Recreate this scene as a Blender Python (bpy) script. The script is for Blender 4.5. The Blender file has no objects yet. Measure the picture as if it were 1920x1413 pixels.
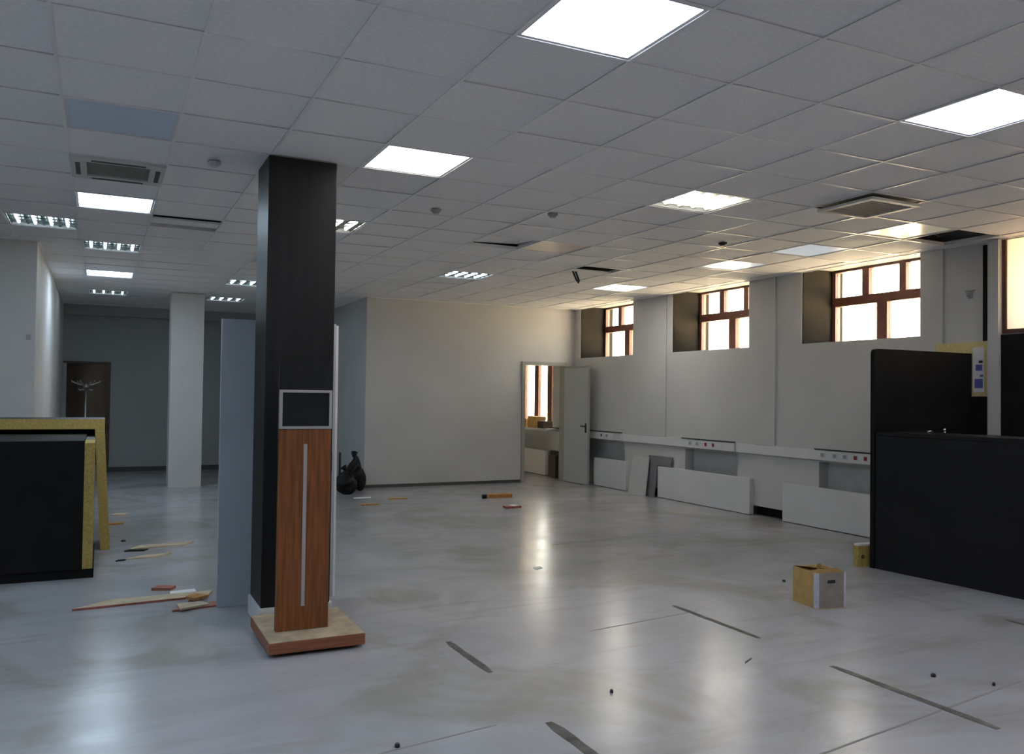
import bpy, bmesh, math, random
from mathutils import Vector, Matrix
random.seed(7)
S = bpy.context.scene
C = S.collection
R = math.radians

# ------------------------------------------------------------------ camera
CZ = 1.53                      # eye height
HC = 3.089                     # suspended ceiling height
FPX = 1575.76                  # focal length in pixels of a 1920 px wide frame
YAW, PITCH, ROLL = 0.45503, 0.021637, 0.013249
fw = Vector((math.sin(YAW)*math.cos(PITCH), math.cos(YAW)*math.cos(PITCH), math.sin(PITCH)))
rt = Vector((math.cos(YAW), -math.sin(YAW), 0))
up = rt.cross(fw)
rt2 = rt*math.cos(ROLL) + up*math.sin(ROLL)
up2 = -rt*math.sin(ROLL) + up*math.cos(ROLL)
cd = bpy.data.cameras.new('camera'); cam = bpy.data.objects.new('camera', cd); C.objects.link(cam)
M = Matrix.Identity(4)
for k in range(3):
    M[k][0], M[k][1], M[k][2] = rt2[k], up2[k], -fw[k]
M[2][3] = CZ
cam.matrix_world = M
cd.sensor_width = 36; cd.lens = FPX/1920*36; cd.clip_start = .05; cd.clip_end = 300
S.camera = cam

# ------------------------------------------------------------------ light and exposure
S.view_settings.view_transform = 'Standard'; S.view_settings.look = 'None'
S.view_settings.gamma = 1; S.view_settings.use_curve_mapping = False
S.view_settings.exposure = 0.0
LAMP = 15.5                     # radiance of a lit lamp panel
w = bpy.data.worlds.new('sky'); S.world = w; w.use_nodes = True
bg = w.node_tree.nodes['Background']
bg.inputs[0].default_value = (1.0, .93, .82, 1); bg.inputs[1].default_value = 15.0
sd = bpy.data.lights.new('sun', 'SUN'); sun = bpy.data.objects.new('sun', sd); C.objects.link(sun)
sd.energy = 560; sd.color = (1, .87, .68); sd.angle = R(1)
sun.rotation_euler = (R(42), 0, R(205))        # from behind the building, over the yard outside

# ------------------------------------------------------------------ materials
MATS = {}
def mat(name, col, rough=.6, metal=0, spec=.5, noise=0, nscale=8, bump=0, bscale=60, emit=None, estr=0, stretch=None):
    if name in MATS: return MATS[name]
    m = bpy.data.materials.new(name); m.use_nodes = True
    nt = m.node_tree; b = nt.nodes['Principled BSDF']
    b.inputs['Base Color'].default_value = (*col, 1); b.inputs['Roughness'].default_value = rough
    b.inputs['Metallic'].default_value = metal; b.inputs['Specular IOR Level'].default_value = spec
    if noise or bump:
        tc = nt.nodes.new('ShaderNodeTexCoord'); mp = nt.nodes.new('ShaderNodeMapping')
        nt.links.new(tc.outputs['Object'], mp.inputs[0])
        if stretch: mp.inputs['Scale'].default_value = stretch
    if noise:
        n = nt.nodes.new('ShaderNodeTexNoise'); n.inputs['Scale'].default_value = nscale; n.inputs['Detail'].default_value = 6
        nt.links.new(mp.outputs[0], n.inputs['Vector'])
        r = nt.nodes.new('ShaderNodeValToRGB')
        r.color_ramp.elements[0].position = .3; r.color_ramp.elements[1].position = .7
        r.color_ramp.elements[0].color = (*[max(0, c*(1-noise)) for c in col], 1)
        r.color_ramp.elements[1].color = (*[min(1, c*(1+noise)) for c in col], 1)
        nt.links.new(n.outputs['Fac'], r.inputs[0]); nt.links.new(r.outputs[0], b.inputs['Base Color'])
    if bump:
        n2 = nt.nodes.new('ShaderNodeTexNoise'); n2.inputs['Scale'].default_value = bscale; n2.inputs['Detail'].default_value = 4
        nt.links.new(mp.outputs[0], n2.inputs['Vector'])
        bm_ = nt.nodes.new('ShaderNodeBump'); bm_.inputs['Strength'].default_value = bump; bm_.inputs['Distance'].default_value = .01
        nt.links.new(n2.outputs['Fac'], bm_.inputs['Height']); nt.links.new(bm_.outputs[0], b.inputs['Normal'])
    if emit:
        b.inputs['Emission Color'].default_value = (*emit, 1); b.inputs['Emission Strength'].default_value = estr
    MATS[name] = m
    return m

def floor_mat():
    m = bpy.data.materials.new('worn_floor_coating'); m.use_nodes = True
    nt = m.node_tree; b = nt.nodes['Principled BSDF']; N = nt.nodes.new; L = nt.links.new
    tc = N('ShaderNodeTexCoord')
    def noise(scale, detail=6, rough=.6, dist=0, vec=None):
        n = N('ShaderNodeTexNoise'); n.inputs['Scale'].default_value = scale; n.inputs['Detail'].default_value = detail
        n.inputs['Roughness'].default_value = rough; n.inputs['Distortion'].default_value = dist
        L(vec or tc.outputs['Object'], n.inputs['Vector']); return n.outputs['Fac']
    def ramp(f, a, ca, bb, cb):
        r = N('ShaderNodeValToRGB'); e = r.color_ramp.elements
        e[0].position, e[1].position = a, bb; e[0].color, e[1].color = (*ca, 1), (*cb, 1)
        L(f, r.inputs[0]); return r.outputs[0]
    def mix(f, a, c, mode='MIX'):
        x = N('ShaderNodeMix'); x.data_type = 'RGBA'; x.blend_type = mode
        if isinstance(f, float): x.inputs[0].default_value = f
        else: L(f, x.inputs[0])
        L(a, x.inputs[6])
        if isinstance(c, tuple): x.inputs[7].default_value = (*c, 1)
        else: L(c, x.inputs[7])
        return x.outputs[2]
    def rng(f, a, bb, lo, hi):
        n = N('ShaderNodeMapRange'); n.interpolation_type = 'SMOOTHSTEP'
        n.inputs[1].default_value, n.inputs[2].default_value, n.inputs[3].default_value, n.inputs[4].default_value = a, bb, lo, hi
        L(f, n.inputs[0]); return n.outputs[0]
    base = N('ShaderNodeRGB'); base.outputs[0].default_value = (.325, .325, .35, 1)
    col = mix(rng(noise(.55, 5, .6, .8), .32, .68, 0, 1), base.outputs[0], (.41, .41, .445))
    col = mix(rng(noise(.8, 6, .6, 1.2), .47, .68, 0, .8), col, (.275, .262, .235))
    mp = N('ShaderNodeMapping'); mp.inputs['Rotation'].default_value = (0, 0, R(-8)); mp.inputs['Scale'].default_value = (.5, 3.5, 1)
    L(tc.outputs['Object'], mp.inputs[0])
    col = mix(rng(noise(1.2, 7, .65, .8, mp.outputs[0]), .50, .74, 0, .6), col, (.265, .257, .24))
    col = mix(rng(noise(20, 3, .5), .68, .76, 0, .4), col, (.25, .25, .24))
    L(col, b.inputs['Base Color'])
    L(rng(noise(2.4, 5, .6, .6), .25, .75, .20, .268), b.inputs['Roughness']); b.inputs['Specular IOR Level'].default_value = .5
    bp = N('ShaderNodeBump'); bp.inputs['Strength'].default_value = .08; bp.inputs['Distance'].default_value = .02
    L(noise(5, 5, .6), bp.inputs['Height']); L(bp.outputs[0], b.inputs['Normal'])
    return m

def glass_mat():
    m = bpy.data.materials.new('window_glass'); m.use_nodes = True
    nt = m.node_tree; nt.nodes.clear(); N = nt.nodes.new; L = nt.links.new
    o = N('ShaderNodeOutputMaterial'); mx = N('ShaderNodeMixShader'); t = N('ShaderNodeBsdfTransparent'); g = N('ShaderNodeBsdfGlossy')
    lw = N('ShaderNodeLayerWeight'); lw.inputs[0].default_value = .5
    pw = N('ShaderNodeMath'); pw.operation = 'POWER'; pw.inputs[1].default_value = 5; L(lw.outputs['Facing'], pw.inputs[0])
    f = N('ShaderNodeMath'); f.operation = 'MULTIPLY_ADD'; f.inputs[1].default_value = .8; f.inputs[2].default_value = .03; L(pw.outputs[0], f.inputs[0])
    t.inputs[0].default_value = (.93, .95, .94, 1); g.inputs['Roughness'].default_value = .03
    L(f.outputs[0], mx.inputs[0]); L(t.outputs[0], mx.inputs[1]); L(g.outputs[0], mx.inputs[2]); L(mx.outputs[0], o.inputs[0])
    return m

def shade_mat():
    m = bpy.data.materials.new('window_shade_fabric'); m.use_nodes = True
    nt = m.node_tree; nt.nodes.clear(); N = nt.nodes.new; L = nt.links.new
    o = N('ShaderNodeOutputMaterial'); mx = N('ShaderNodeMixShader'); t = N('ShaderNodeBsdfTranslucent'); d = N('ShaderNodeBsdfDiffuse')
    t.inputs[0].default_value = (.66, .62, .57, 1); d.inputs[0].default_value = (.85, .8, .74, 1); mx.inputs[0].default_value = .75
    L(d.outputs[0], mx.inputs[1]); L(t.outputs[0], mx.inputs[2]); L(mx.outputs[0], o.inputs[0])
    return m

FLOOR = floor_mat(); GLASS = glass_mat(); SHADE = shade_mat()
WALL = mat('white_wall_paint', (.54, .54, .54), .75, noise=.05, nscale=1.3, bump=.05, bscale=40)
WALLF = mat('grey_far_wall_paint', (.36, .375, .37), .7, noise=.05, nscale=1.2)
TILE = mat('mineral_ceiling_tile', (.85, .85, .86), .85, noise=.05, nscale=45, bump=.12, bscale=220)
TBAR = mat('ceiling_t_bar_metal', (.82, .82, .83), .30, metal=0, spec=.8, noise=.06, nscale=5)
PLEN = mat('dark_concrete_soffit', (.10, .095, .09), .9, noise=.2, nscale=3)
WHITE = mat('white_enamel', (.66, .67, .68), .4)
COVER = mat('white_radiator_panel_paint', (.66, .67, .69), .5, noise=.03, nscale=4)
NICHE = mat('niche_grey_paint', (.50, .51, .51), .7, noise=.08, nscale=6)
REVEAL = mat('reveal_painted_shade', (.013, .012, .011), .9, spec=.05, noise=.12, nscale=5)  # shade of the window recesses put into a near-black colour
BLACK = mat('black_laminate', (.008, .008, .009), .42, spec=.25, noise=.15, nscale=4)
BLACKM = mat('black_matt_paint', (.010, .0098, .0098), .6, spec=.12, noise=.25, nscale=6)
COLB = mat('column_black_laminate', (.014, .0135, .0135), .45, spec=.22, noise=.25, nscale=3, stretch=(6, 6, .4))
CHIP = mat('raw_chipboard', (.42, .30, .085), .85, noise=.22, nscale=55, bump=.15, bscale=150)
CHIPP = mat('pale_chipboard', (.62, .52, .24), .85, noise=.12, nscale=40)
WOOD = mat('red_brown_veneer', (.205, .064, .015), .42, noise=.38, nscale=6, stretch=(9, 9, .55))
PLW = mat('plinth_veneer', (.24, .080, .035), .45, noise=.3, nscale=6, stretch=(.7, 9, 9))
DUST = mat('dusty_plinth_top', (.38, .30, .21), .8, noise=.25, nscale=9)
ALU = mat('brushed_aluminium', (.50, .47, .47), .38, metal=.55)
SCREEN = mat('dark_glass_screen', (.012, .014, .016), .12)
LEAF = mat('grey_door_paint', (.38, .42, .48), .45, noise=.03, nscale=2)
LEAFW = mat('window_lit_door_edge', (.72, .70, .69), .5)  # pale copy of the leaf colour, with window light painted in
DOOR = mat('pale_grey_door_leaf', (.46, .48, .48), .5, noise=.03, nscale=2)
DFRAME = mat('grey_green_door_frame', (.33, .34, .30), .5)
BROWN = mat('brown_window_wood', (.085, .030, .020), .45, noise=.25, nscale=7, stretch=(1, 1, 8))
BFRAME = mat('brown_door_frame_wood', (.075, .05, .033), .5, noise=.25, nscale=8)
STEEL = mat('polished_steel', (.62, .63, .63), .25, metal=.9)
DARKM = mat('dark_metal', (.035, .035, .035), .4, metal=.4)
SKIRT = mat('dark_skirting', (.07, .07, .065), .6)
CARD = mat('brown_cardboard', (.46, .30, .11), .85, noise=.14, nscale=14)
CARDF = mat('grey_brown_cardboard', (.27, .235, .20), .85, noise=.12, nscale=14)
TAPE = mat('silver_parcel_tape', (.52, .50, .58), .35, noise=.15, nscale=40)
PLY = mat('pale_plywood', (.50, .40, .28), .8, noise=.18, nscale=12)
WOODB = mat('orange_wood_scrap', (.42, .20, .06), .8, noise=.25, nscale=20)
REDP = mat('red_brown_scrap_paint', (.33, .11, .08), .75, noise=.3, nscale=18)
PAPER = mat('white_paper', (.72, .72, .74), .8)
BLUEP = mat('blue_print_ink', (.09, .10, .36), .7)
SLOT = mat('dark_floor_slot', (.10, .093, .083), .75, noise=.45, nscale=9)
RED = mat('red_socket_plastic', (.28, .018, .018), .4)
GREYP = mat('grey_socket_plastic', (.32, .33, .33), .5)
BAG = mat('black_bin_bag_plastic', (.006, .006, .007), .5, spec=.25, bump=.8, bscale=14)
GBOARD = mat('dark_grey_board', (.17, .17, .19), .6, noise=.1, nscale=8)
LBOARD = mat('light_grey_board', (.52, .53, .54), .55, noise=.04, nscale=5)
ACP = mat('air_conditioner_plastic', (.60, .60, .58), .45)
ACG = mat('air_conditioner_grille', (.33, .32, .29), .6)
GROUND = mat('sunlit_yard_paving', (.56, .45, .31), .9, noise=.1, nscale=1)
FACADE = mat('cream_facade_render', (.85, .80, .68), .85, noise=.05, nscale=.6)
LCOOL = mat('lit_diffuser_cool', (.8, .8, .8), .5, emit=(.79, .855, 1), estr=LAMP)
LBLUE = mat('lit_diffuser_blue_white', (.8, .8, .8), .5, emit=(.66, .84, 1), estr=LAMP*1.75)
LWARM = mat('lit_diffuser_neutral', (.8, .8, .8), .5, emit=(1, .97, .90), estr=LAMP)
LTUBE = mat('lit_fluorescent_tube_cool', (.8, .8, .8), .5, emit=(.72, .92, 1), estr=LAMP*.7)
LTUBEW = mat('lit_fluorescent_tube_warm', (.8, .8, .8), .5, emit=(1, .97, .85), estr=LAMP*.8)
LDIMC = mat('dim_diffuser_cream', (.7, .7, .62), .2, emit=(1, .93, .70), estr=.16)
LDIMB = mat('dim_diffuser_blue', (.6, .65, .7), .2, emit=(.75, .88, 1), estr=.40)
LDIMW = mat('dim_diffuser_white', (.7, .7, .7), .2, emit=(.85, .94, 1), estr=.45)
LOFF = mat('unlit_diffuser', (.62, .70, .84), .3)
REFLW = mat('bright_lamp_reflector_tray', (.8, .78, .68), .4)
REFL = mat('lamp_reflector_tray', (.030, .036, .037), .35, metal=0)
TRAYP = mat('bare_pinkish_lamp_tray', (.75, .68, .62), .35)

# ------------------------------------------------------------------ helpers
def add_box(bm, x0, x1, y0, y1, z0, z1, mi=0, bev=0):
    vs = [bm.verts.new((x, y, z)) for x in (x0, x1) for y in (y0, y1) for z in (z0, z1)]
    fs = []
    for f in ((0, 1, 3, 2), (4, 6, 7, 5), (0, 4, 5, 1), (2, 3, 7, 6), (0, 2, 6, 4), (1, 5, 7, 3)):
        fc = bm.faces.new([vs[i] for i in f]); fc.material_index = mi; fs.append(fc)
    if bev:
        es = list({e for f in fs for e in f.edges})
        bmesh.ops.bevel(bm, geom=es, offset=bev, segments=2, affect='EDGES', profile=.5)
def add_tube(bm, pts, r, seg=10, mi=0, caps=True):
    rings = []
    pts = [Vector(p) for p in pts]
    rs = r if isinstance(r, (list, tuple)) else [r]*len(pts)
    for k, p in enumerate(pts):
        d = (pts[min(k+1, len(pts)-1)] - pts[max(k-1, 0)]).normalized()
        a = d.cross(Vector((0, 0, 1)))
        if a.length < .01: a = d.cross(Vector((0, 1, 0)))
        a.normalize(); b = d.cross(a).normalized()
        rings.append([bm.verts.new(p + (a*math.cos(t) + b*math.sin(t))*rs[k]) for t in [2*math.pi*i/seg for i in range(seg)]])
    for k in range(len(rings)-1):
        for i in range(seg):
            f = bm.faces.new((rings[k][i], rings[k][(i+1) % seg], rings[k+1][(i+1) % seg], rings[k+1][i]))
            f.smooth = True; f.material_index = mi
    if caps:
        for rg in (rings[0], rings[-1]):
            try: bm.faces.new(rg).material_index = mi
            except ValueError: pass
def add_prism(bm, poly, z0, z1, axis='z', mi=0):
    """poly in 2D: axis z -> (x,y), axis x -> (y,z), axis y -> (x,z)"""
    def P(a, b, t): return {'z': (a, b, t), 'x': (t, a, b), 'y': (a, t, b)}[axis]
    lo = [bm.verts.new(P(a, b, z0)) for a, b in poly]; hi = [bm.verts.new(P(a, b, z1)) for a, b in poly]
    fs = [bm.faces.new(lo), bm.faces.new(hi)]
    n = len(poly)
    for i in range(n): fs.append(bm.faces.new((lo[i], lo[(i+1) % n], hi[(i+1) % n], hi[i])))
    for f in fs: f.material_index = mi
def obj(name, bm, mats, parent=None, loc=None):
    bmesh.ops.recalc_face_normals(bm, faces=bm.faces[:])
    me = bpy.data.meshes.new(name); bm.to_mesh(me); bm.free()
    for m in (mats if isinstance(mats, (list, tuple)) else [mats]): me.materials.append(m)
    o = bpy.data.objects.new(name, me); C.objects.link(o)
    if parent is not None: o.parent = parent
    if loc is not None: o.location = loc
    return o
def box(name, x0, x1, y0, y1, z0, z1, m, parent=None, bev=0, loc=None):
    bm = bmesh.new(); add_box(bm, x0, x1, y0, y1, z0, z1, 0, bev); return obj(name, bm, m, parent, loc)
def boxes(name, lst, m, parent=None, bev=0, loc=None):
    bm = bmesh.new()
    for b in lst: add_box(bm, *b[:6], mi=(b[6] if len(b) > 6 else 0), bev=bev)
    return obj(name, bm, m, parent, loc)
def tag(o, label, cat, group=None):
    o['label'] = label; o['category'] = cat
    if group: o['group'] = group
    return o
def struct(o, label=None, cat=None):
    o['kind'] = 'structure'
    if label: o['label'] = label
    if cat: o['category'] = cat
    return o
def thing(name, label, cat, loc=(0, 0, 0), rotz=0, group=None):
    o = bpy.data.objects.new(name, None); C.objects.link(o); o.empty_display_size = .1
    o.location = loc; o.rotation_euler = (0, 0, rotz)
    return tag(o, label, cat, group)
def gx(i): return (i-.36738)*.6
def gy(j): return (j+7.43257)*.6

XW = 7.75; XO = 8.45           # inner and outer face of the window wall
YB = 13.25; YF = 17.40         # white partition and far wall
XL = -.63; YL = 10.15          # corner of the wall on the left
X0, Y0, TOP = -4.5, -3.6, 3.62

# ------------------------------------------------------------------ setting
struct(box('floor', X0-.2, XO, Y0-.2, 19.6, -.12, 0, FLOOR), 'worn glossy grey floor with stains and scuffs', 'floor')

for x0_, y0_, l_, w_ in ((2.0, 2.575, 2.6, .007), (2.9, 4.72, 1.0, .006), (4.2, 7.6, 1.2, .012), (.2, 3.35, 1.5, .006)):
    jo = box('joint_line', 0, l_, -w_, w_, 0, .0006, mat('floor_joint_dirt', (.20, .19, .18), .7), bpy.data.objects['floor'], 0, (x0_, y0_, 0)); jo.rotation_euler = (0, 0, R(8))

# window wall -------------------------------------------------------------
JAMBS = [13.06, 10.34, 7.73, 5.13, 2.50, -.12]      # far jamb of each window
WW, SILL, HEAD = 1.67, 2.21, 3.14
NICHES = [(13.0, 11.585), (10.005, 8.865), (7.44, 6.05), (4.75, 3.4), (2.1, .8), (-.5, -1.8)]
FJ0, FJ1 = 16.1, 14.05                                # window of the room behind the door
lst = []
cuts = sorted([(j-WW, j, SILL, HEAD) for j in JAMBS] + [(FJ1, FJ0, .90, 2.75)])
y = Y0-.2
for a, b, s, h in cuts:
    lst.append((XW, XO, y, a, 1.1, TOP))
    lst.append((XW, XO, a, b, max(1.1, 0) if s > 1.1 else s, s) if s > 1.1 else (XW, XO, a, b, .9, .9001))
    lst.append((XW, XO, a, b, h, TOP))
    y = b
lst.append((XW, XO, y, 19.6, 1.1, TOP))
# below 1.1 m
lst += [(XW, XO, Y0-.2, FJ1, .93, 1.1), (XW, XO, FJ0, 19.6, .0, 1.1)]
lst += [(XW+.16, XO, Y0-.2, FJ1, 0, .93), (XW+.16, XO, FJ1, FJ0, 0, .858)]             # back of the niches
yy = sorted([(b, a) for a, b in NICHES])
y = Y0-.2
for a, b in yy:
    lst.append((XW, XW+.16, y, a, .125, .93)); lst.append((XW, XW+.16, a, b, .78, .93)); y = b
lst.append((XW, XW+.16, y, FJ1+.1, .125, .858)); lst.append((XW, XW+.16, FJ1+.1, FJ0, .74, .858))
wr = struct(boxes('wall_right', lst, WALL), 'long white wall with a row of high recessed windows', 'wall')
# near-black linings with the recess shade in their colour, shallow pilasters, black gap under the wall panels
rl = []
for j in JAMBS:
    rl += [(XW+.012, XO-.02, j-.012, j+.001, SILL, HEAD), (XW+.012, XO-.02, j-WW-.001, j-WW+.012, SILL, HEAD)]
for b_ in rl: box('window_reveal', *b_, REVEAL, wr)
for a, b in ((11.27, 10.47), (8.63, 8.16), (5.98, 5.78)): box('pilaster', XW-.022, XW+.01, b, a, .93, HC-.004, WALL, wr)
for a, b in NICHES: box('niche_back', XW+.150, XW+.165, b+.005, a-.005, .3, .779, NICHE, wr)
for a, b in ((7.9, 8.6), (10.5, 11.6)): box('recess_board', XW+.10, XW+.15, a, b, 0, .13, BLACKM, wr)

def window(n, J):
    """brown wooden window: three small panes over two wide ones; J is the far jamb"""
    xf0, xf1 = 8.25, 8.33
    zt, zb, m0, m1 = HEAD, SILL, 2.685, 2.795
    root = boxes('window_%d' % n, [(xf0, xf1, J-.065, J, zb, zt), (xf0, xf1, J-WW, J-WW+.065, zb, zt),
                 (xf0, xf1, J-WW+.065, J-.065, zt-.03, zt), (xf0, xf1, J-WW+.065, J-.065, zb, zb+.035)], BROWN)
    struct(root, 'brown wooden window number %d high in the white wall' % n, 'window')
    box('rail', xf0-.012, xf1, J-WW+.065, J-.065, m0, m1, BROWN, root, .006)
    for c, wd in ((.525, .10), (1.045, .09)):
        box('mullion', xf0, xf1, J-c-wd/2, J-c+wd/2, m1, zt-.03, BROWN, root)
    box('mullion', xf0-.01, xf1, J-.77-.072, J-.77+.072, zb+.035, m0, BROWN, root)
    for a, b, z0, z1 in ((.065, .475, m1, zt-.03), (.575, 1.0, m1, zt-.03), (1.09, WW-.065, m1, zt-.03), (.065, .698, zb+.035, m0), (.842, WW-.065, zb+.035, m0)):
        box('pane', 8.287, 8.293, J-b, J-a, z0, z1, GLASS, root)
    return root
names = {13.06: 'brown wooden window beside the white partition with the open door', 10.34: 'brown wooden window between the two bare white piers',
         7.73: 'brown wooden window nearest the black counter'}
for n, J in enumerate(JAMBS[:3]+JAMBS[4:]):
    o = window(n+1, J)
    if J in names: o['label'] = names[J]
    else: o['label'] = 'brown wooden window beyond the black counter'
# window 4 is closed by a pale shade
J = JAMBS[3]
w4 = struct(boxes('window_6', [(7.738, 7.80, J-.012, J+.026, SILL-.03, HC-.01), (7.738, 7.80, J-WW, J-WW+.05, SILL-.03, HC-.01), (7.738, 7.80, J-WW+.05, J-.012, SILL-.03, SILL+.01)], BROWN),
            'brown framed window closed by a pale glowing shade behind the counter', 'window')
box('shade', 7.757, 7.762, J-WW+.05, J-.012, SILL+.01, HC-.012, SHADE, w4)
# window of the room behind the door
xa, xb = 7.88, 7.95
w7 = struct(boxes('window_7', [(xa, xb, FJ0-.07, FJ0, .9, 2.75), (xa, xb, FJ1, FJ1+.09, .9, 2.75), (xa, xb, FJ1+.09, FJ0-.07, 2.69, 2.75), (xa, xb, FJ1+.09, FJ0-.07, .9, .95)], BROWN),
            'tall brown wooden window seen through the open door', 'window')
for c, wd in ((14.975, .08), (14.43, .09), (15.55, .08)):
    box('mullion', xa, xb, c-wd, c+wd, .95, 2.69, BROWN, w7)
for a, b in ((15.055, 15.47), (14.52, 14.895), (14.14, 14.34), (15.63, 16.03)):
    box('pane', xa+.03, xa+.036, a, b, .95, 2.69, GLASS, w7)
box('sill', 7.60, 7.879, FJ1-.02, FJ0+.02, .86, .90, WHITE, w7)

# other walls ---------------------------------------------------------------
DX0, DX1, DH = 6.735, 7.53, 2.07                       # door opening in the white partition
wb = struct(boxes('wall_back', [(3.85, DX0-.03, YB, YB+.14, 0, TOP), (DX1+.03, XW, YB, YB+.14, 0, TOP), (DX0-.03, DX1+.03, YB, YB+.14, DH+.03, TOP)], WALL),
            'white partition wall with the open door', 'wall')
struct(box('wall_block', 3.85, 3.97, YB+.14, YF, 0, TOP, WALL), 'pale side face of the white partition', 'wall')
FX0, FX1 = -.565, .09
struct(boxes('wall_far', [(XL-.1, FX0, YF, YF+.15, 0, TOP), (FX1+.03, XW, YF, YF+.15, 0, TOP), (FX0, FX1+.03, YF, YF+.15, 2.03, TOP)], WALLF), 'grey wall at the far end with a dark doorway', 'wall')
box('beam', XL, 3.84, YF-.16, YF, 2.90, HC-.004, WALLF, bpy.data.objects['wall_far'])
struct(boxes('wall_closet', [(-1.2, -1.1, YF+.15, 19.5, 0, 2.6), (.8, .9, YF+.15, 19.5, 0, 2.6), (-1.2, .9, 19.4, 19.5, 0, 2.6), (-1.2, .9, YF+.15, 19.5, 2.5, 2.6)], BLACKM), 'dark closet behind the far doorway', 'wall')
struct(boxes('wall_left', [(X0-.15, XL, YL, YL+.15, 0, TOP), (XL-.15, XL, YL+.15, YF, 0, TOP)], WALL), 'white wall behind the black chipboard counter', 'wall')
struct(box('wall_side', X0-.15, X0, Y0, YL, 0, TOP, WALL), 'white side wall out of view', 'wall')
struct(box('wall_front', X0, XW, Y0-.15, Y0, 0, TOP, WALL), 'white wall behind the viewpoint', 'wall')
struct(box('baseboard_back', 3.86, DX0-.07, YB-.012, YB, 0, .05, SKIRT), 'dark low skirting under the white partition', 'skirting')
struct(box('baseboard_far', FX1+.07, 3.84, YF-.014, YF, 0, .09, SKIRT), 'dark skirting under the far grey wall', 'skirting')
struct(boxes('trim_1', [(FX1, FX1+.075, YF-.03, YF+.16, 0, 2.05), (FX0-.06, FX1, YF-.03, YF+.16, 2.015, 2.05)], BFRAME), 'brown frame of the dark far doorway', 'door frame')

# door in the white partition
dr = struct(boxes('door_1', [(DX0-.065, DX0, YB-.03, YB+.16, 0, DH+.06), (DX1, DX1+.05, YB-.03, YB+.16, 0, DH+.06), (DX0, DX1, YB-.03, YB+.16, DH, DH+.06)], DFRAME),
            'grey framed door standing open into the room', 'door')
LEN = .80; ang = math.atan2(12.45-YB, 7.555-7.55)
leaf = box('door_leaf', 0, LEN, -.02, .02, .008, DH-.012, DOOR, dr, .003)
leaf.location = (7.545, YB-.034, 0); leaf.rotation_euler = (0, 0, R(-89.3))
hb = bmesh.new()
add_box(hb, LEN-.075, LEN-.035, -.030, -.02, .90, 1.06); add_tube(hb, [(LEN-.055, -.03, 1.01), (LEN-.055, -.065, 1.01), (LEN-.17, -.065, 1.012)], .011)
obj('door_handle', hb, DARKM, leaf)
eb = boxes('edge_band', [(LEN, LEN+.006, -.021, .021, .008, DH-.012), (.0, LEN, -.0215, .0215, DH-.05, DH-.011)], DFRAME, leaf)

# ceiling ---------------------------------------------------------------------
cl = struct(boxes('ceiling', [(X0-.15, XO, Y0-.15, 19.6, TOP, TOP+.15)], PLEN), 'suspended ceiling of square pale tiles in a metal grid', 'ceiling')
struct(box('ceiling_side_room', 3.97, XW, YB+.14, YF, 2.95, 3.0, WALL), 'plain white ceiling of the room behind the door', 'ceiling')

# which cells hold lamps, units or holes instead of a tile
LAMPS = {}   # (i,j): kind
for k, v in {(3, -3): 'cool', (7, -3): 'cool', (3, 1): 'warm', (7, 1): 'warmtube', (0, 1): 'off', (0, 5): 'blue', (0, 9): 'tube', (0, 13): 'blue', (0, 17): 'tube',
             (-1, 7): 'tube', (3, 5): 'tubewarm', (3, 13): 'tube', (3, 17): 'tube', (7, 9): 'tube', (11, 9): 'warm', (11, 5): 'dimw', (11, 3): 'dimb', (11, 1): 'dimc', (7, 5): 'tray',
             (3, 9): 'off', (-1, -3): 'blue', (11, -3): 'cool', (3, -7): 'cool', (7, -7): 'cool', (-5, -3): 'blue', (-5, 1): 'blue'}.items(): LAMPS[k] = v
AC = [(0, 3), (9, 0)]
HOLES = [(12, 1)]
SLIPPED = {(1, 6): (.21, .17), (9, 7): (.34, .004), (10, 5): (.06, .004)}   # gaps left at the near and far side
def bounds(yc):
    x0 = X0 if yc < YL else XL
    x1 = XW if yc < YB else 3.85
    return x0, x1
T = .0085; TH = .018
tiles = []
for i in range(-8, 14):
    for j in range(-13, 22):
        if (i, j) in LAMPS or (i, j) in AC or (i, j) in HOLES: continue
        a, b, c, d = gx(i), gx(i+1), gy(j), gy(j+1)
        segs = [(c, d)]
        for cut in (YL, YB):
            segs = [s for (p, q) in segs for s in ([(p, cut), (cut, q)] if p < cut-.02 and q > cut+.02 else [(p, q)])]
        for p, q in segs:
            x0, x1 = bounds((p+q)/2)
            p2, q2 = max(p, Y0), min(q, YF)
            aa, bb = max(a, x0), min(b, x1)
            if bb-aa > .04 and q2-p2 > .04: tiles.append((i, j, aa, bb, p2, q2))
def visible(t):
    v = Vector(((t[2]+t[3])/2, (t[4]+t[5])/2, HC-CZ)); z = v.dot(fw)
    if z < 1: return False
    px, py = FPX*v.dot(rt2)/z, FPX*v.dot(up2)/z
    return abs(px) < 1040 and abs(py) < 800
vis = sorted([t for t in tiles if visible(t)], key=lambda t: t[2]**2+t[4]**2)
near = vis[:292]; ns = set(near); rest = [t for t in tiles if t not in ns]
fullmesh = None
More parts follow.
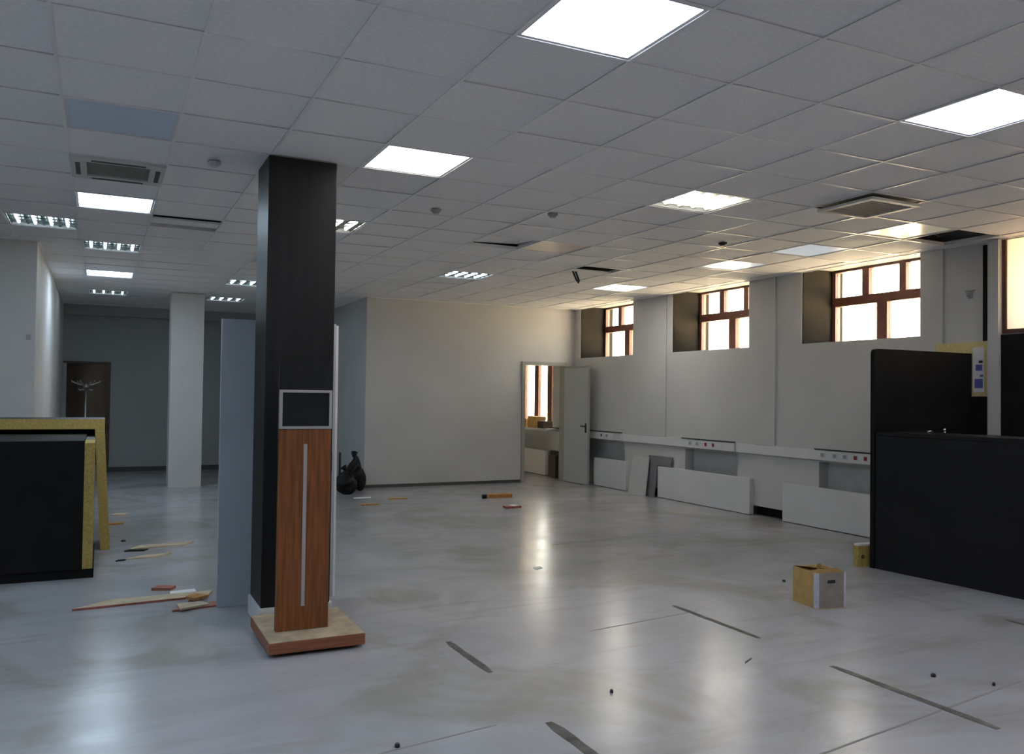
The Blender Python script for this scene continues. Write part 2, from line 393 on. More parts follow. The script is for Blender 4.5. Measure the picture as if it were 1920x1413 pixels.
for t in near:
    i, j, a, b, p, q = t
    g = .004
    if b-a > .59 and q-p > .59 and (i, j) != (6, 5) and (i, j) not in SLIPPED:
        if fullmesh is None:
            bm = bmesh.new(); add_box(bm, -.296, .296, -.296, .296, 0, TH, 0, .004); o = obj('ceiling_tile', bm, TILE, cl); fullmesh = o.data
        else:
            o = bpy.data.objects.new('ceiling_tile', fullmesh); C.objects.link(o); o.parent = cl
        o.location = ((a+b)/2, (p+q)/2, HC+.004+random.uniform(0, .0035))
        o.rotation_euler = (random.gauss(0, .0022), random.gauss(0, .0022), 0)
    else:
        sh, sf = SLIPPED.get((i, j), (g, g))
        o = box('ceiling_tile', -(b-a)/2+g, (b-a)/2-g, -(q-p)/2+sh, (q-p)/2-sf, 0, TH, TILE, cl)
        o.location = ((a+b)/2, (p+q)/2, HC+.004)
        if (i, j) == (6, 5): o.rotation_euler = (R(3.4), R(-2.0), 0); o.location.z += .028
bm = bmesh.new()
for i, j, a, b, p, q in rest: add_box(bm, a+.004, b-.004, p+.004, q-.004, HC+.004, HC+.004+TH)
o = obj('ceiling_tile_field', bm, TILE, cl); o['kind'] = 'stuff'
# metal grid
bm = bmesh.new()
def run_x(yv, x0, x1): add_box(bm, x0, x1, yv-T, yv+T, HC, HC+.004); add_box(bm, x0, x1, yv-.003, yv+.003, HC+.004, HC+.034)
def run_y(xv, y0, y1): add_box(bm, xv-T, xv+T, y0, y1, HC-.0005, HC+.0035); add_box(bm, xv-.003, xv+.003, y0, y1, HC+.0035, HC+.034)
for j in range(-13, 22):
    yv = gy(j)
    if yv < Y0: continue
    x0, x1 = bounds(yv); run_x(yv, x0+.002, x1-.002)
for i in range(-7, 14):
    xv = gx(i)
    y0 = Y0+.002
    y1 = (YL if xv < XL else (YF if xv < 3.83 else YB))-.002
    run_y(xv, y0, y1)
# wall angles
for a in ((XW-.022, XW-.001, Y0, YB), (3.828, 3.849, YB, YF-.17), (XL+.001, XL+.022, YL, YF-.17)): add_box(bm, *a, HC-.003, HC+.02)
for a in ((XL, 3.84, YF-.18, YF-.161), (3.85, XW, YB-.022, YB-.001), (X0, XL, YL-.022, YL-.001)): add_box(bm, *a, HC-.003, HC+.02)
obj('ceiling_grid', bm, TBAR, cl)

# black column
CX0, CX1, CY0, CY1 = .962, 1.412, 5.63, 6.05
col = struct(box('column', CX0, CX1, CY0, CY1, .125, HC-.004, COLB, None, .004), 'square column clad in black panels behind the wooden kiosk', 'column')
box('baseboard', CX0-.012, CX1+.012, CY0-.012, CY1+.012, 0, .127, WHITE, col)
box('panel_joint', CX0+.02, CX1-.02, CY0-.0015, CY0+.01, 1.768, 1.772, BLACKM, col)
struct(box('column', .985, 1.475, 14.3, 14.7, 0, HC-.004, WALL), 'square white column standing before the far grey wall', 'column')

# ------------------------------------------------------------------ along the window wall
tr = tag(boxes('cable_trunking', [(XW-.045, XW-.001, Y0+.02, 12.62, .805, .925)], COVER, None, .004), 'white cable trunking running along the wall under the windows', 'trunking')
def socket_strip(y1, y0, sockets, label):
    t = thing('socket_strip', label, 'socket strip', (XW-.045, (y0+y1)/2, .80), 0, 'socket strips on the trunking')
    c = (y0+y1)/2
    box('housing', -.028, -.001, y0-c, y1-c, .008, .128, WHITE, t, .003)
    box('top_cover', -.036, -.001, y0-c, y1-c, .129, .143, DARKM, t)
    for yv, m in sockets:
        box('socket', -.034, -.0282, yv-c-.034, yv-c+.034, .04, .105, WHITE, t, .002)
        box('socket_insert', -.0365, -.0343, yv-c-.022, yv-c+.022, .05, .095, m, t)
    return t
socket_strip(10.0, 8.865, [(9.80, GREYP), (9.64, GREYP), (9.446, RED), (9.285, RED), (9.12, WHITE)], 'white socket strip with two red sockets above the niche behind the leaning boards')
socket_strip(7.44, 6.1, [(7.315, GREYP), (7.131, GREYP), (6.983, GREYP), (6.832, RED), (6.69, RED)], 'white socket strip with red sockets running behind the black counter')
socket_strip(12.6, 11.6, [(12.19, RED), (12.02, GREYP), (11.85, WHITE)], 'white socket strip beside the open door leaf')
def cover(y1, y0, label):
    t = thing('radiator_cover', label, 'radiator cover', (7.715, (y0+y1)/2, 0), 0, 'low radiator covers along the window wall')
    h = (y1-y0)/2
    box('front_panel', -.035, -.017, -h, h, .008, .475, COVER, t, .003)
    box('top_panel', -.017, .033, -h, h, .457, .475, COVER, t)
    for s_ in (-1, 1): box('side_panel', -.017, .033, s_*h-(s_ > 0)*.016, s_*h+(s_ < 0)*.016, .008, .457, COVER, t)
    box('foot_rail', -.028, .02, -h+.02, h-.02, 0, .008, BLACKM, t)
    return t
cover(12.44, 11.45, 'white radiator cover beside the open door leaf')
cover(10.585, 8.555, 'white radiator cover to the right of the leaning boards')
cover(7.965, 6.05, 'white radiator cover running behind the black counter')
# leaning boards
def lean_board(name, label, poly, th, m, loc, rotz, tilt):
    bm = bmesh.new(); add_prism(bm, poly, 0, th, 'x')
    o = obj(name, bm, m); o.location = loc; o.rotation_euler = (0, tilt, rotz)
    return tag(o, label, 'board', 'boards leaning on the window wall')
lean_board('leaning_board', 'light grey board leaning on the wall in front of a darker one', [(-.24, 0), (.22, 0), (.22, .605), (-.20, .605)], .018, LBOARD, (7.545, 10.97, 0), R(0), R(9.5))
lean_board('leaning_board', 'dark grey notched board leaning behind the light grey one', [(-.015, 0), (.2, 0), (.24, .635), (-.35, .635), (-.35, .49), (-.015, .49)], .02, GBOARD, (7.62, 10.62, 0), R(0), R(8.3))

# ------------------------------------------------------------------ black counter by the windows
cn = thing('black_counter', 'large black counter with a tall black back panel by the window wall', 'counter', (6.4, 5.44, 0))
bm = bmesh.new()
pl = [(-.05, 0), (1.298, 0), (1.298, 2.0)] + [(-.05+.045*(1-math.sin(a)), 2.0-.045*(1-math.cos(a))) for a in [R(0), R(22), R(45), R(68), R(90)]]
add_prism(bm, pl, 0, .045, 'y'); obj('tall_panel', bm, BLACKM, cn)
fp = bmesh.new(); add_box(fp, -.04, 0, -2.6, -.001, .0, 1.205, 0, .002)
fo = obj('front_panel', fp, BLACK, cn); fo.rotation_euler = (0, 0, R(4.0))
tp = box('counter_top', -.05, .42, -2.6, -.01, 1.207, 1.242, BLACK, cn, .004); tp.rotation_euler = (0, 0, R(4.0))
box('shelf_panel', .1, .4, -2.5, -.05, .62, .645, BLACKM, cn)
# things behind the counter on the wall
tag(box('notice_board', XW-.024, XW-.002, 5.275, 5.86, 1.58, 2.115, CHIPP), 'pale yellow chipboard notice board on the wall above the black counter', 'board')
ps = thing('notice_sheet', 'white notice sheet with blue print pinned on yellow chipboard', 'notice', (XW-.026, 5.37, 1.62))
box('sheet', -.002, 0, -.045, .075, .0, .44, PAPER, ps)
for b_ in ((-.003, -.0021, -.03, .055, .04, .13), (-.003, -.0021, -.025, .045, .21, .27), (-.003, -.0021, -.035, .0, .15, .17)): box('print_block', *b_, BLUEP, ps)
box('clip', -.006, -.003, -.03, .01, .285, .31, DARKM, ps)
struct(box('trim_2', XW-.07, XW-.001, 5.157, 5.263, 1.10, HC-.005, WALL), 'white vertical post beside the shaded window', 'post')
struct(box('trim_3', XW-.012, XW-.001, 5.268, 5.352, 2.12, HC-.03, BLACKM), 'black vertical slot beside the white post', 'slot')
tag(box('black_wall_panel', XW-.03, XW-.002, 3.2, 5.155, .94, 2.17, BLACKM), 'black panel on the wall under the shaded window', 'panel')
tag(box('black_wall_panel', XW-.03, XW-.002, 5.268, 5.86, .94, 1.575, BLACKM), 'black panel on the wall under the yellow notice board', 'panel')
bm = bmesh.new(); add_tube(bm, [(0, 0, 0), (0, 0, .012)], .014); add_tube(bm, [(0, 0, .012), (0, 0, .04)], [.009, .016])
tag(obj('metal_stopper', bm, STEEL, None, (6.78, 5.05, 1.243)), 'small pale metal stopper standing on the black counter top', 'stopper')
bm = bmesh.new(); add_tube(bm, [(-.03, 0, .012), (.03, .01, .012)], .011); 
tag(obj('metal_bolt', bm, STEEL, None, (6.66, 5.1, 1.243)), 'small pale metal bolt lying on the black counter top', 'bolt')
bm = bmesh.new(); add_box(bm, -.01, 0, -.02, .02, 0, .07, 0, .002); add_tube(bm, [(-.01, 0, .03), (-.05, 0, .02), (-.055, 0, .05)], .007); add_box(bm, -.012, -.0, -.05, .05, .072, .082)
tag(obj('wall_hook', bm, GREYP, None, (XW-.024+.022, 5.49, 2.55)), 'small grey hook on the pier beside the black slot', 'hook')
bm = bmesh.new(); add_box(bm, -.02, .02, -.012, 0, 0, .05, 0, .003)
tag(obj('wall_sensor', bm, GREYP, None, (-.69, YL-.001, 2.05)), 'small grey sensor on the white wall behind the chipboard counter', 'sensor')
# chipboard offcut leaning on the counter end
oc = thing('chipboard_offcut', 'yellow chipboard offcut with a hole standing by the black counter', 'offcut', (6.37, 5.56, 0), R(-6))
bm = bmesh.new(); add_box(bm, -.10, .07, -.03, .03, 0, .19); obj('board', bm, CHIP, oc)
box('white_top_edge', -.10, .07, -.03, .03, .1905, .208, PAPER, oc)
bm = bmesh.new(); add_tube(bm, [(-.05, -.031, .09), (-.05, -.0335, .09)], .02); obj('hole', bm, BFRAME, oc)

# ------------------------------------------------------------------ kiosk on the column
k = thing('wooden_kiosk', 'slim wooden kiosk with a framed screen on a plinth before the black column', 'kiosk', (1.18, 5.3, 0))
def kb(name, x0, x1, y0, y1, z0, z1, m, bev=0, par=k): return box(name, x0-1.18, x1-1.18, y0-5.3, y1-5.3, z0, z1, m, par, bev)
pln = kb('plinth', .897, 1.462, 4.95, 5.612, .022, .088, PLW, .003)
kb('plinth_top', .899, 1.460, 4.952, 5.612, .0885, .0905, DUST)
kb('plinth_foot', .93, 1.43, 5.02, 5.6, 0, .022, BLACKM)
kb('back_board', .972, 1.288, 5.19, 5.21, .091, 1.70, COLB)
kb('wood_panel', .972, 1.288, 5.165, 5.189, .091, 1.305, WOOD, .002)
kb('metal_strip', 1.120, 1.141, 5.160, 5.166, .235, 1.215, ALU)
kb('screen', .98, 1.28, 5.168, 5.189, 1.325, 1.525, SCREEN)
bm = bmesh.new()
for a in ((.972, .988, 1.308, 1.545), (1.272, 1.288, 1.308, 1.545), (.988, 1.272, 1.308, 1.324), (.988, 1.272, 1.529, 1.545)):
    add_box(bm, a[0]-1.18, a[1]-1.18, 5.158-5.3, 5.189-5.3, a[2], a[3])
obj('screen_frame', bm, ALU, k)

# grey door leaf leaning behind the column
sl = thing('loose_door_leaf', 'loose grey door leaf standing upright behind the black column', 'door leaf', (1.20, 6.30, 0), 0)
sl.rotation_euler = (R(-.6), 0, R(2))
box('leaf', -.43, .40, -.018, .022, 0, 2.05, LEAF, sl, .002)
box('edge_strip', .4005, .418, -.018, .022, 0, 2.04, LEAFW, sl)  # right edge made paler to carry the light from the windows
bm = bmesh.new(); add_tube(bm, [(.36, -.018, 1.03), (.36, -.06, 1.03), (.27, -.06, 1.03)], .01); add_box(bm, .34, .38, -.026, -.0185, .94, 1.08); obj('handle', bm, DARKM, sl)

# ------------------------------------------------------------------ chipboard counter on the left
d = thing('chipboard_counter', 'black counter shell with raw yellow chipboard edges before the white wall', 'counter', (-.6, 9.2, 0))
SX = -2.1
boxes('top_board', [(SX+.6, .045+.6, 8.95-9.2, 9.55-9.2, 1.155, 1.25)], BLACK, d)
box('top_edge', SX+.6, .045+.6, 8.944-9.2, 8.9498-9.2, 1.155, 1.25, CHIP, d)
bm = bmesh.new(); add_prism(bm, [(-.04+.6, 1.154), (.045+.6, 1.154), (.112+.6, 0), (.03+.6, 0)], 8.95-9.2, 9.55-9.2, 'y'); obj('side_board', bm, BLACK, d)
bm = bmesh.new(); add_prism(bm, [(-.04+.6, 1.154), (.045+.6, 1.154), (.112+.6, .0), (.03+.6, .0)], 8.944-9.2, 8.9498-9.2, 'y'); obj('side_edge', bm, CHIP, d)
box('back_board', SX+.6, -.04+.6, 9.5-9.2, 9.54-9.2, 0, 1.154, BLACKM, d)
d2 = thing('black_desk_panel', 'black desk body with a yellow chipboard end strip in front of the counter shell', 'desk', (-.6, 8.2, 0))
box('plinth', SX+.6, -.02+.6, 7.68-8.2, 8.88-8.2, 0, .075, BLACKM, d2)
box('body', SX+.6, -.105+.6, 7.66-8.2, 8.90-8.2, .075, 1.115, BLACKM, d2, .003)
box('end_strip', -.1045+.6, -.03+.6, 7.66-8.2, 8.2-8.2, .078, 1.095, CHIP, d2)
box('end_panel', -.1045+.6, -.03+.6, 8.201-8.2, 8.88-8.2, .078, 1.095, BLACK, d2)

# coat stand in the far doorway
cs = thing('coat_stand', 'slim metal coat stand before the dark far doorway', 'coat stand', (-.235, 16.9, 0))
bm = bmesh.new(); add_tube(bm, [(0, 0, .03), (0, 0, 1.62)], .017); obj('pole', bm, STEEL, cs)
bm = bmesh.new(); add_tube(bm, [(0, 0, 0), (0, 0, .02), (0, 0, .03)], [.17, .16, .03], 24); obj('base', bm, STEEL, cs)
bm = bmesh.new(); add_tube(bm, [(0, 0, 1.56), (0, 0, 1.6), (0, 0, 1.63)], [.04, .045, .02], 14); obj('hub', bm, STEEL, cs)
for a in range(6):
    t = R(60*a+8); c, s = math.cos(t), math.sin(t)
    bm = bmesh.new(); add_tube(bm, [(c*.03, s*.03, 1.60), (c*.12, s*.12, 1.625), (c*.22, s*.22, 1.67), (c*.235, s*.235, 1.69)], .011); add_tube(bm, [(c*.03, s*.03, 1.54), (c*.09, s*.09, 1.515), (c*.12, s*.12, 1.54)], .009)
    obj('hook_arm', bm, STEEL, cs)

# black bags by the white partition
def bag(label, loc, sx, sy, sz, seed, stick=False):
    rnd = random.Random(seed)
    t = thing('rubbish_bag', label, 'bag', loc, rnd.random()*6, 'black rubbish bags by the partition')
    bm = bmesh.new(); bmesh.ops.create_icosphere(bm, subdivisions=4, radius=1)
    ph = [(rnd.uniform(2, 6), rnd.uniform(2, 6), rnd.uniform(2, 6), rnd.uniform(0, 6)) for _ in range(7)]
    for v in bm.verts:
        c = v.co.copy(); n = 1+.07*sum(math.sin(p[0]*c.x+p[1]*c.y+p[2]*c.z+p[3]) for p in ph)
        z = c.z
        r = (1-.55*max(0, z)**1.5)
        v.co = Vector((c.x*sx*n*r, c.y*sy*n*r, max(0, (z*.5*n+.46))*sz))
    for f in bm.faces: f.smooth = True
    obj('sack', bm, BAG, t)
    bm = bmesh.new(); add_tube(bm, [(0, 0, sz*.86), (.01, 0, sz*.97), (.02, .01, sz*1.04), (.05, .0, sz*1.14)], [.05, .018, .03, .055], 9); obj('neck', bm, BAG, t)
    return t
bag('larger black rubbish bag at the corner of the white partition', (3.62, 13.0, 0), .19, .17, .52, 4)
bag('smaller black rubbish bag slumped beside the larger bag', (3.38, 12.58, 0), .16, .14, .36, 9)
tag(box('dark_post', -.014, .014, -.014, .014, 0, .60, DARKM, None, 0, (3.385, 13.0, 0)), 'short dark post standing behind the black bags', 'post')

# cardboard box ---------------------------------------------------------------
cb = thing('cardboard_box', 'brown cardboard box with silver taped edges alone on the floor', 'box', (4.86, 4.66, 0), R(-10))
hx, hy, hh = .125, .142, .262
box('bottom_panel', -hx, hx, -hy, hy, .0, .005, CARD, cb)
for b_ in ((-hx, -hx+.006, -hy+.006, hy, .005, hh), (hx-.006, hx, -hy+.006, hy, .005, hh), (-hx+.006, hx-.006, hy-.006, hy, .005, hh)): box('side_panel', *b_, CARD, cb)
box('front_panel', -hx, hx, -hy, -hy+.0058, .005, hh, CARDF, cb)
for b_ in ((-hx-.001, -hx+.022, -hy-.0015, -hy-.0002, .004, hh), (hx-.016, hx+.001, -hy-.0015, -hy-.0002, .004, hh), (-hx-.0015, -hx-.0002, -hy-.001, -hy+.03, .004, hh)): box('tape_edge', *b_, TAPE, cb)
box('hand_slot', -.03, .035, -hy-.0012, -hy-.0002, .185, .207, DARKM, cb)
for a, b, rot in (((-hx, hx), 'y', 0), ((-hx, hx), 'y', 1)):
    pass
bm = bmesh.new()
q = [bm.verts.new(p) for p in ((-hx, -hy, hh), (hx, -hy, hh), (hx*.9, -hy+.10, hh+.012), (-hx*.9, -hy+.10, hh+.004))]; bm.faces.new(q)
q = [bm.verts.new(p) for p in ((-hx, hy, hh), (hx, hy, hh), (hx*.92, hy-.11, hh-.012), (-hx*.92, hy-.11, hh+.018))]; bm.faces.new(q)
q = [bm.verts.new(p) for p in ((-hx, -hy, hh), (-hx, hy, hh), (-.02, hy*.8, hh-.02), (-.02, -hy*.8, hh-.012))]; bm.faces.new(q)
bmesh.ops.solidify(bm, geom=bm.faces[:], thickness=.004)
obj('flap', bm, CARD, cb)
bm = bmesh.new(); q = [bm.verts.new(p) for p in ((-.02, 0, hh-.01), (.03, .02, hh-.01), (.035, .03, hh+.035), (-.01, .01, hh+.03))]; bm.faces.new(q); bmesh.ops.solidify(bm, geom=bm.faces[:], thickness=.004)
obj('torn_tab', bm, CARD, cb)

# ------------------------------------------------------------------ floor slots, scraps
def slot(x, y0, y1, wd, label):
    bm = bmesh.new(); n = 8; L_, R_ = [], []
    for q in range(n+1):
        yv = y0+(y1-y0)*q/n; e = .6 if q in (0, n) else 1
        L_.append((x-wd/2*e*random.uniform(.8, 1.1), yv)); R_.append((x+wd/2*e*random.uniform(.8, 1.1), yv))
    add_prism(bm, L_+R_[::-1], 0, .0015, 'z')
    return tag(obj('floor_slot', bm, SLOT), label, 'floor strip', 'dark strips let into the floor')
slot(1.965, 4.237, 4.87, .05, 'dark filled slot in the floor to the right of the wooden plinth')
slot(1.92, 2.75, 3.486, .062, 'wide dark filled slot in the floor in line with the one by the plinth')
slot(3.815, 4.147, 5.05, .045, 'dark filled slot in the floor before the cardboard box')
slot(3.806, 2.55, 3.55, .055, 'longest dark filled slot in the floor, with a joint line crossing it')
slot(5.74, 3.2, 3.80, .045, 'dark filled slot in the floor close to the black counter')

def scrap(name, poly, th, m, label, cat, loc, rotz=0, z=0, group='scraps on the floor', tilt=0):
    bm = bmesh.new(); add_prism(bm, poly, 0, th, 'z')
    o = obj(name, bm, m); o.location = (*loc, z); o.rotation_euler = (tilt, 0, rotz)
    return tag(o, label, cat, group)
def strip(l, wd, skew=.03): return [(-l/2, -wd/2), (l/2-skew, -wd/2+.006), (l/2, wd/2), (-l/2+skew, wd/2-.004)]
pk = thing('wood_plank', 'long pale plank with a red edge on the floor beside the grey leaf', 'plank', (.31, 6.66, 0), R(4), 'scraps on the floor')
bm = bmesh.new(); add_prism(bm, [(-.46, -.06), (.44, -.05), (.50, .10), (-.20, .12)], 0, .014, 'z'); obj('board', bm, PLY, pk)
bm = bmesh.new(); add_prism(bm, [(-.46, -.066), (.44, -.056), (.44, -.0505), (-.46, -.0605)], 0, .0145, 'z'); obj('red_edge', bm, REDP, pk)
scrap('wood_scrap', [(-.17, -.07), (.15, -.06), (.17, .05), (-.05, .07)], .012, REDP, 'reddish broken board at the foot of the grey leaf', 'scrap', (.64, 6.36), .1)
scrap('wood_scrap', [(-.10, -.07), (.12, -.05), (.10, .06), (-.06, .09)], .012, PLY, 'pale splintered board lying on the reddish one', 'scrap', (.60, 6.34), .3, .0125)
scrap('wood_scrap', [(-.07, -.05), (.06, -.06), (.05, .07), (-.05, .05)], .02, WOODB, 'orange wood chunk against the grey leaf', 'scrap', (.66, 6.56), .7, .0152)
scrap('paper_sheet', [(-.10, -.06), (.09, -.07), (.11, .06), (-.07, .07)], .004, PAPER, 'crumpled white sheet by the plank end', 'paper', (.59, 6.86), .2)
scrap('wood_scrap', [(-.08, -.04), (.06, -.05), (.08, .04), (-.05, .06)], .02, REDP, 'small red painted chunk beside the white sheet', 'scrap', (.47, 7.02), -.3)
scrap('board_scrap', strip(.62, .16, .12), .012, PLY, 'pale board with a black end on the floor behind the counter', 'scrap', (.58, 8.98), .12)
scrap('black_scrap', strip(.20, .09), .01, BLACKM, 'black strip lying against a pale board', 'scrap', (.34, 8.80), -.2)
scrap('board_scrap', [(-.2, -.06), (.05, -.05), (.22, .07), (-.02, .07)], .012, PLY, 'short pale board lying beside the black strip', 'scrap', (.42, 8.42), .1)
scrap('black_scrap', strip(.10, .05), .01, BLACKM, 'tiny black chip at the end of the short pale board', 'scrap', (.20, 8.33), .1)
scrap('board_scrap', strip(.22, .10), .02, WOODB, 'yellow board piece just behind the chipboard counter', 'scrap', (.17, 10.6), .2)
scrap('board_scrap', strip(.18, .14), .012, PLY, 'pale scrap farther behind the chipboard counter', 'scrap', (.24, 11.4), -.2)
scrap('bottle_cap', [(.022*math.cos(R(a)), .022*math.sin(R(a))) for a in range(0, 360, 45)], .016, DARKM, 'small dark cap on the floor near the pale boards', 'cap', (.24, 9.38))
scrap('paper_sheet', strip(.30, .12), .004, PAPER, 'pale paper strip on the floor by the black bags', 'paper', (3.47, 12.02), .05)
scrap('board_scrap', strip(.28, .10), .012, WOODB, 'brown stick on the floor before the black bags', 'scrap', (3.36, 11.25), .1)
scrap('board_scrap', strip(.30, .12), .014, CARD, 'flat brown board scrap to the right of the black bags', 'scrap', (3.93, 11.75), -.15)
wp = scrap('wood_block', [(-.20, -.07), (.18, -.08), (.2, .07), (-.14, .09)], .05, WOODB, 'orange brown wood block on the floor before the white partition', 'wood block', (5.40, 11.42), -.1)
scrap('black_scrap', strip(.10, .08), .055, BLACKM, 'black lump touching the end of the orange wood block', 'scrap', (5.13, 11.36), .2)
scrap('wood_scrap', [(-.13, -.08), (.12, -.06), (.10, .09), (-.09, .08)], .025, REDP, 'reddish carton scrap on the floor before the orange wood block', 'scrap', (5.06, 10.30), .1)
scrap('paper_sheet', [(-.05, -.05), (.06, -.04), (.05, .05), (-.04, .06)], .004, PAPER, 'white paper shred on the reddish carton scrap', 'paper', (5.10, 10.31), .4, .0255)
scrap('paper_sheet', strip(.12, .07), .004, PAPER, 'small white flake on the floor in the glare before the door', 'paper', (3.52, 6.62), .3)
for q, (x, yv, r_, lb) in enumerate(((4.186, 3.184, .014, 'dark bolt head sticking out of the floor beside the longest slot'), (5.175, 5.343, .012, 'dark bolt stub in the floor left of the cardboard box'),
        (1.188, 3.511, .012, 'dark bolt stub in the floor in front of the wooden plinth'), (2.408, 3.70, .009, 'tiny dark bolt stub on the floor between the two slots near the plinth'), (4.36, 2.95, .008, 'little dark chip in the floor past the longest slot'))):
    bm = bmesh.new(); add_tube(bm, [(0, 0, 0), (0, 0, .012), (0, 0, .018)], [r_, r_, r_*.6], 8)
    tag(obj('floor_bolt', bm, DARKM, None, (x, yv, 0)), lb, 'bolt', 'bolt stubs in the floor')
scrap('metal_strip_scrap', strip(.13, .014, .02), .004, SLOT, 'short thin dark sliver on the floor before the cardboard box slot', 'sliver', (3.43, 3.82), .45)

# things on the window sill behind the door
tag(box('wooden_crate', -.12, .12, -.13, .13, 0, .17, WOODB, None, .004, (7.74, 15.05, .9005)), 'orange wooden crate on the sill seen through the open door', 'crate', 'boxes on the far sill')
tag(box('carton', -.12, .12, -.16, .16, 0, .22, CARD, None, .004, (7.74, 14.68, .9005)), 'pale carton beside the orange crate on the far sill', 'carton', 'boxes on the far sill')
tag(box('dark_carton', -.1, .1, -.12, .12, 0, .14, BFRAME, None, .004, (7.73, 14.32, .9005)), 'dark carton at the end of the far sill', 'carton', 'boxes on the far sill')
cover(16.0, 14.2, 'white radiator cover in the room seen through the open door')
tag(boxes('wooden_board_stack', [(0, .05, 0, .35, 0, .5), (-.055, -.005, .05, .3, 0, .42)], BFRAME, None, 0, (7.66, 13.62, 0)), 'dark wooden boards leaning in the room behind the door', 'boards')

# ------------------------------------------------------------------ ceiling fittings
LAB = {(3, -3): 'bright square lamp panel, the largest one overhead', (7, -3): 'bright square lamp panel over the floor before the black counter', (3, 1): 'bright square lamp panel just beside the top of the black column',
       (7, 1): 'bright striped louvre lamp in the middle of the ceiling', (0, 1): 'unlit bluish square lamp panel in the tile row before the air conditioner', (0, 5): 'bright lamp panel just behind the air conditioner near the left wall',
       (0, 9): 'four-tube louvre lamp between the two bright panels along the left wall', (0, 13): 'bright lamp panel near the white side wall at the far left', (0, 17): 'four-tube louvre lamp before the beam of the far grey wall',
       (-1, 7): 'four-tube louvre lamp before the corner of the white left wall', (3, 5): 'louvre lamp with warm tubes half hidden by the black column', (3, 13): 'four-tube louvre lamp over the far area left of the black column',
       (3, 17): 'four-tube louvre lamp by the far white column', (7, 9): 'four-tube louvre lamp before the white partition wall', (11, 9): 'bright lamp panel by the window next to the white partition',
       (11, 5): 'dim white lamp panel before the middle window', (11, 3): 'dim bluish lamp panel between two other dim panels by the windows', (11, 1): 'dim cream lamp panel beside the black hole in the ceiling',
       (7, 5): 'bare pale lamp tray beside a lifted ceiling tile', (3, 9): 'unlit lamp panel hidden behind the black column'}
LM = {'cool': LCOOL, 'blue': LBLUE, 'warm': LWARM, 'off': LOFF, 'dimw': LDIMW, 'dimb': LDIMB, 'dimc': LDIMC, 'tray': TRAYP}
meshes = {}
def part(name, key, build, m, root, loc=(0, 0, 0)):
    if (key, m.name) in meshes:
        o = bpy.data.objects.new(name, meshes[(key, m.name)]); C.objects.link(o); o.parent = root
    else:
        bm = bmesh.new(); build(bm); o = obj(name, bm, m, root); meshes[(key, m.name)] = o.data
    o.location = loc
    return o
def b_frame(bm):
    for a in ((-.292, -.274, -.292, .292), (.274, .292, -.292, .292), (-.274, .274, -.292, -.274), (-.274, .274, .274, .292)): add_box(bm, *a, .0045, .035)
def b_diff(bm): add_box(bm, -.2738, .2738, -.2738, .2738, .008, .014)
def b_back(bm): add_box(bm, -.292, .292, -.292, .292, .0355, .07)
def b_tube(bm): add_tube(bm, [(0, -.19, 0), (0, .19, 0)], .015, 8)
def b_refl(bm):
    for c in (-.205, -.068, .068, .205): add_prism(bm, [(c-.067, .012), (c-.035, .034), (c+.035, .034), (c+.067, .012), (c+.066, .0355), (c-.066, .0355)], -.272, .272, 'y')
def b_blade(bm): add_box(bm, -.272, .272, -.001, .001, .002, .012)
for (i, j), kd in LAMPS.items():
    t = thing('ceiling_lamp', LAB.get((i, j), 'bright square lamp panel in the ceiling behind the viewpoint'), 'ceiling lamp', (gx(i+.5), gy(j+.5), HC), 0, 'square lamps set in the ceiling grid')
    part('lamp_frame', 'frame', b_frame, WHITE, t)
    part('lamp_housing', 'back', b_back, WHITE, t)
    if 'tube' in kd:
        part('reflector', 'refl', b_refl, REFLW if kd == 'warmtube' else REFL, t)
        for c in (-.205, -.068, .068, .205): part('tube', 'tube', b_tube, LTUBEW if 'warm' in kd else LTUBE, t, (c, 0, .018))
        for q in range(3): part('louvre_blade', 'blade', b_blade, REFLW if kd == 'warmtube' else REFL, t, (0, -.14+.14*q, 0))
    else:
        part('diffuser', 'diff', b_diff, LM[kd], t)

def air_con(i, j, drop, label, s=.20):
    t = thing('air_conditioner', label, 'air conditioner', (gx(i+.5), gy(j+.5), HC-drop), 0, 'ceiling cassette air conditioners')
    h = .30 if drop < .03 else .275
    bm = bmesh.new()
    for a in ((-h, h, -h, -s), (-h, h, s, h), (-h, -s, -s, s), (s, h, -s, s)): add_box(bm, *a, 0, .045 if drop < .03 else .022, 0, .004)
    obj('panel', bm, ACP, t)
    bm = bmesh.new(); add_box(bm, -s+.001, s-.001, -s+.001, s-.001, .012, .02); obj('intake_grille', bm, ACG, t)
    for q in range(9): box('grille_slat', -s+.004, s-.004, s*(q-4)/5-.004, s*(q-4)/5+.004, .006, .0115, ACG, t)
    if s < .21:
     for a in ((-.17, .17, -.268, -.238), (-.17, .17, .238, .268), (-.268, -.238, -.17, .17), (.238, .268, -.17, .17)): box('air_outlet', *a, -.003, -.0005, DARKM, t)
    if drop < .02: box('mounting_body', -.28, .28, -.28, .28, .046, .3, ACG, t)
    else: box('mounting_body', -.26, .26, -.26, .26, .046, .35, ACG, t)
air_con(0, 3, .02, 'ceiling cassette air conditioner between unlit and lit lamps on the left')
air_con(9, 0, .04, 'ceiling cassette air conditioner hanging loose near the windows', .225)

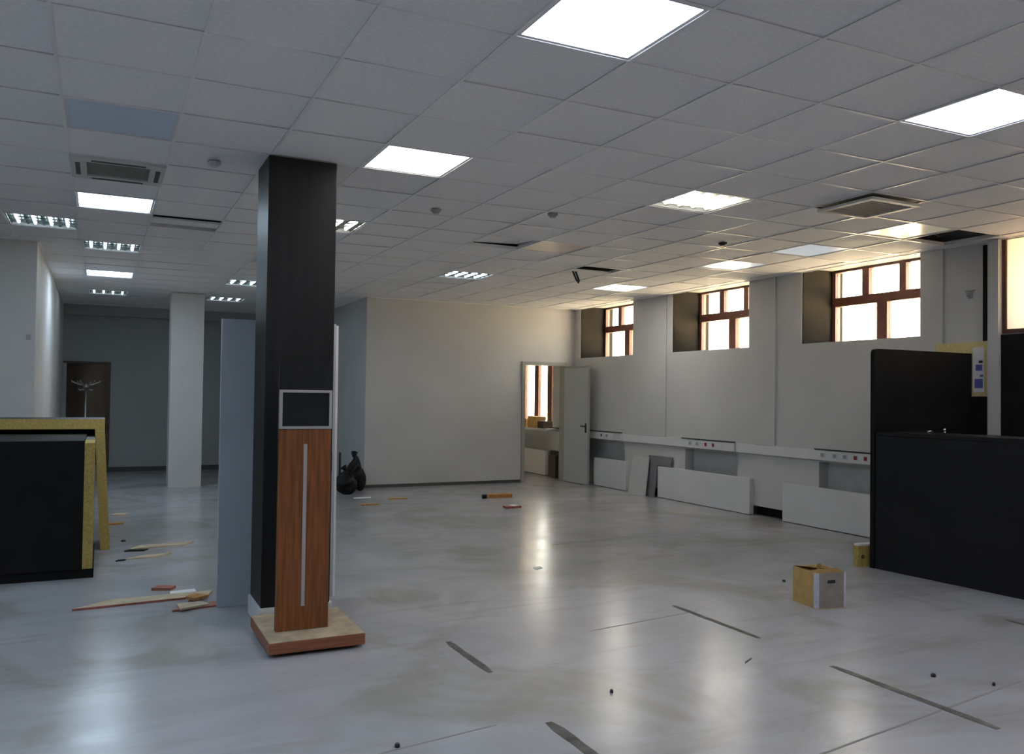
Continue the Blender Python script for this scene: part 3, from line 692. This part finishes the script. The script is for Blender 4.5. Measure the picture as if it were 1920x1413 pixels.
for i, j, m, lb in ((4.55, 3.62, GREYP, 'grey smoke detector on the ceiling right of the black column'), (1.47, 2.57, WHITE, 'white smoke detector on the ceiling left of the black column'),
                    (6.11, 3.05, GREYP, 'grey smoke detector in the middle of the ceiling'), (9.68, 3.63, DARKM, 'dark smoke detector on the ceiling near the windows')):
    bm = bmesh.new(); add_tube(bm, [(0, 0, -.003), (0, 0, -.018), (0, 0, -.022), (0, 0, -.034)], [.045, .042, .03, .026], 16)
    o = obj('smoke_detector', bm, m, None, (gx(i), gy(j), HC)); tag(o, lb, 'smoke detector', 'smoke detectors on the ceiling')
bm = bmesh.new()
cx, cy = gx(9.15), gy(7.75)
add_tube(bm, [(0, 0, TOP-HC), (0, .01, .1), (.02, .0, 0), (.05, -.03, -.10), (.08, -.04, -.14), (.10, -.02, -.12), (.06, 0, 0), (.05, .02, TOP-HC)], .013, 7)
tag(obj('hanging_cable', bm, DARKM, None, (cx, cy, HC)), 'dark cable hanging from the hole in the ceiling before the partition', 'cable')
bm = bmesh.new(); add_tube(bm, [(-.1, 0, TOP-HC), (.05, .1, .10), (.25, .12, .06), (.42, .05, .12), (.5, -.1, TOP-HC)], .035, 9)
tag(obj('duct_hose', bm, BLACKM, None, (gx(12.1), gy(1.5), HC)), 'black hose inside the ceiling hole by the window wall', 'hose')

# ------------------------------------------------------------------ outside
struct(box('ground_yard', XO, 60, -40, 60, .3, .5, GROUND), 'sunlit yard outside the windows', 'yard')
fb = thing('cream_building', 'cream rendered building across the yard outside the windows', 'building', (24, 8, .5))
box('wall', 0, 6, -8, 22, 0, 4.2, FACADE, fb)
box('roof', -.4, 6.4, -8.4, 22.4, 4.2, 4.5, PLW, fb)
for q in range(7):
    wn = box('window', -.03, .02, -6.4+4*q, -5.0+4*q, 1.3, 3.0, BROWN, fb); box('pane', -.035, -.031, -6.3+4*q, -5.1+4*q, 1.4, 2.9, SCREEN, wn)
# sampling portals in the window openings
for J in JAMBS[:3]:
    ld = bpy.data.lights.new('window_portal', 'AREA'); ld.shape = 'RECTANGLE'; ld.size = 1.6; ld.size_y = .9
    ld.cycles.is_portal = True
    lo = bpy.data.objects.new('window_portal', ld); C.objects.link(lo); lo.location = (8.40, J-WW/2, (SILL+HEAD)/2)
    lo.rotation_euler = Vector((-1, 0, 0)).to_track_quat('-Z', 'Y').to_euler()
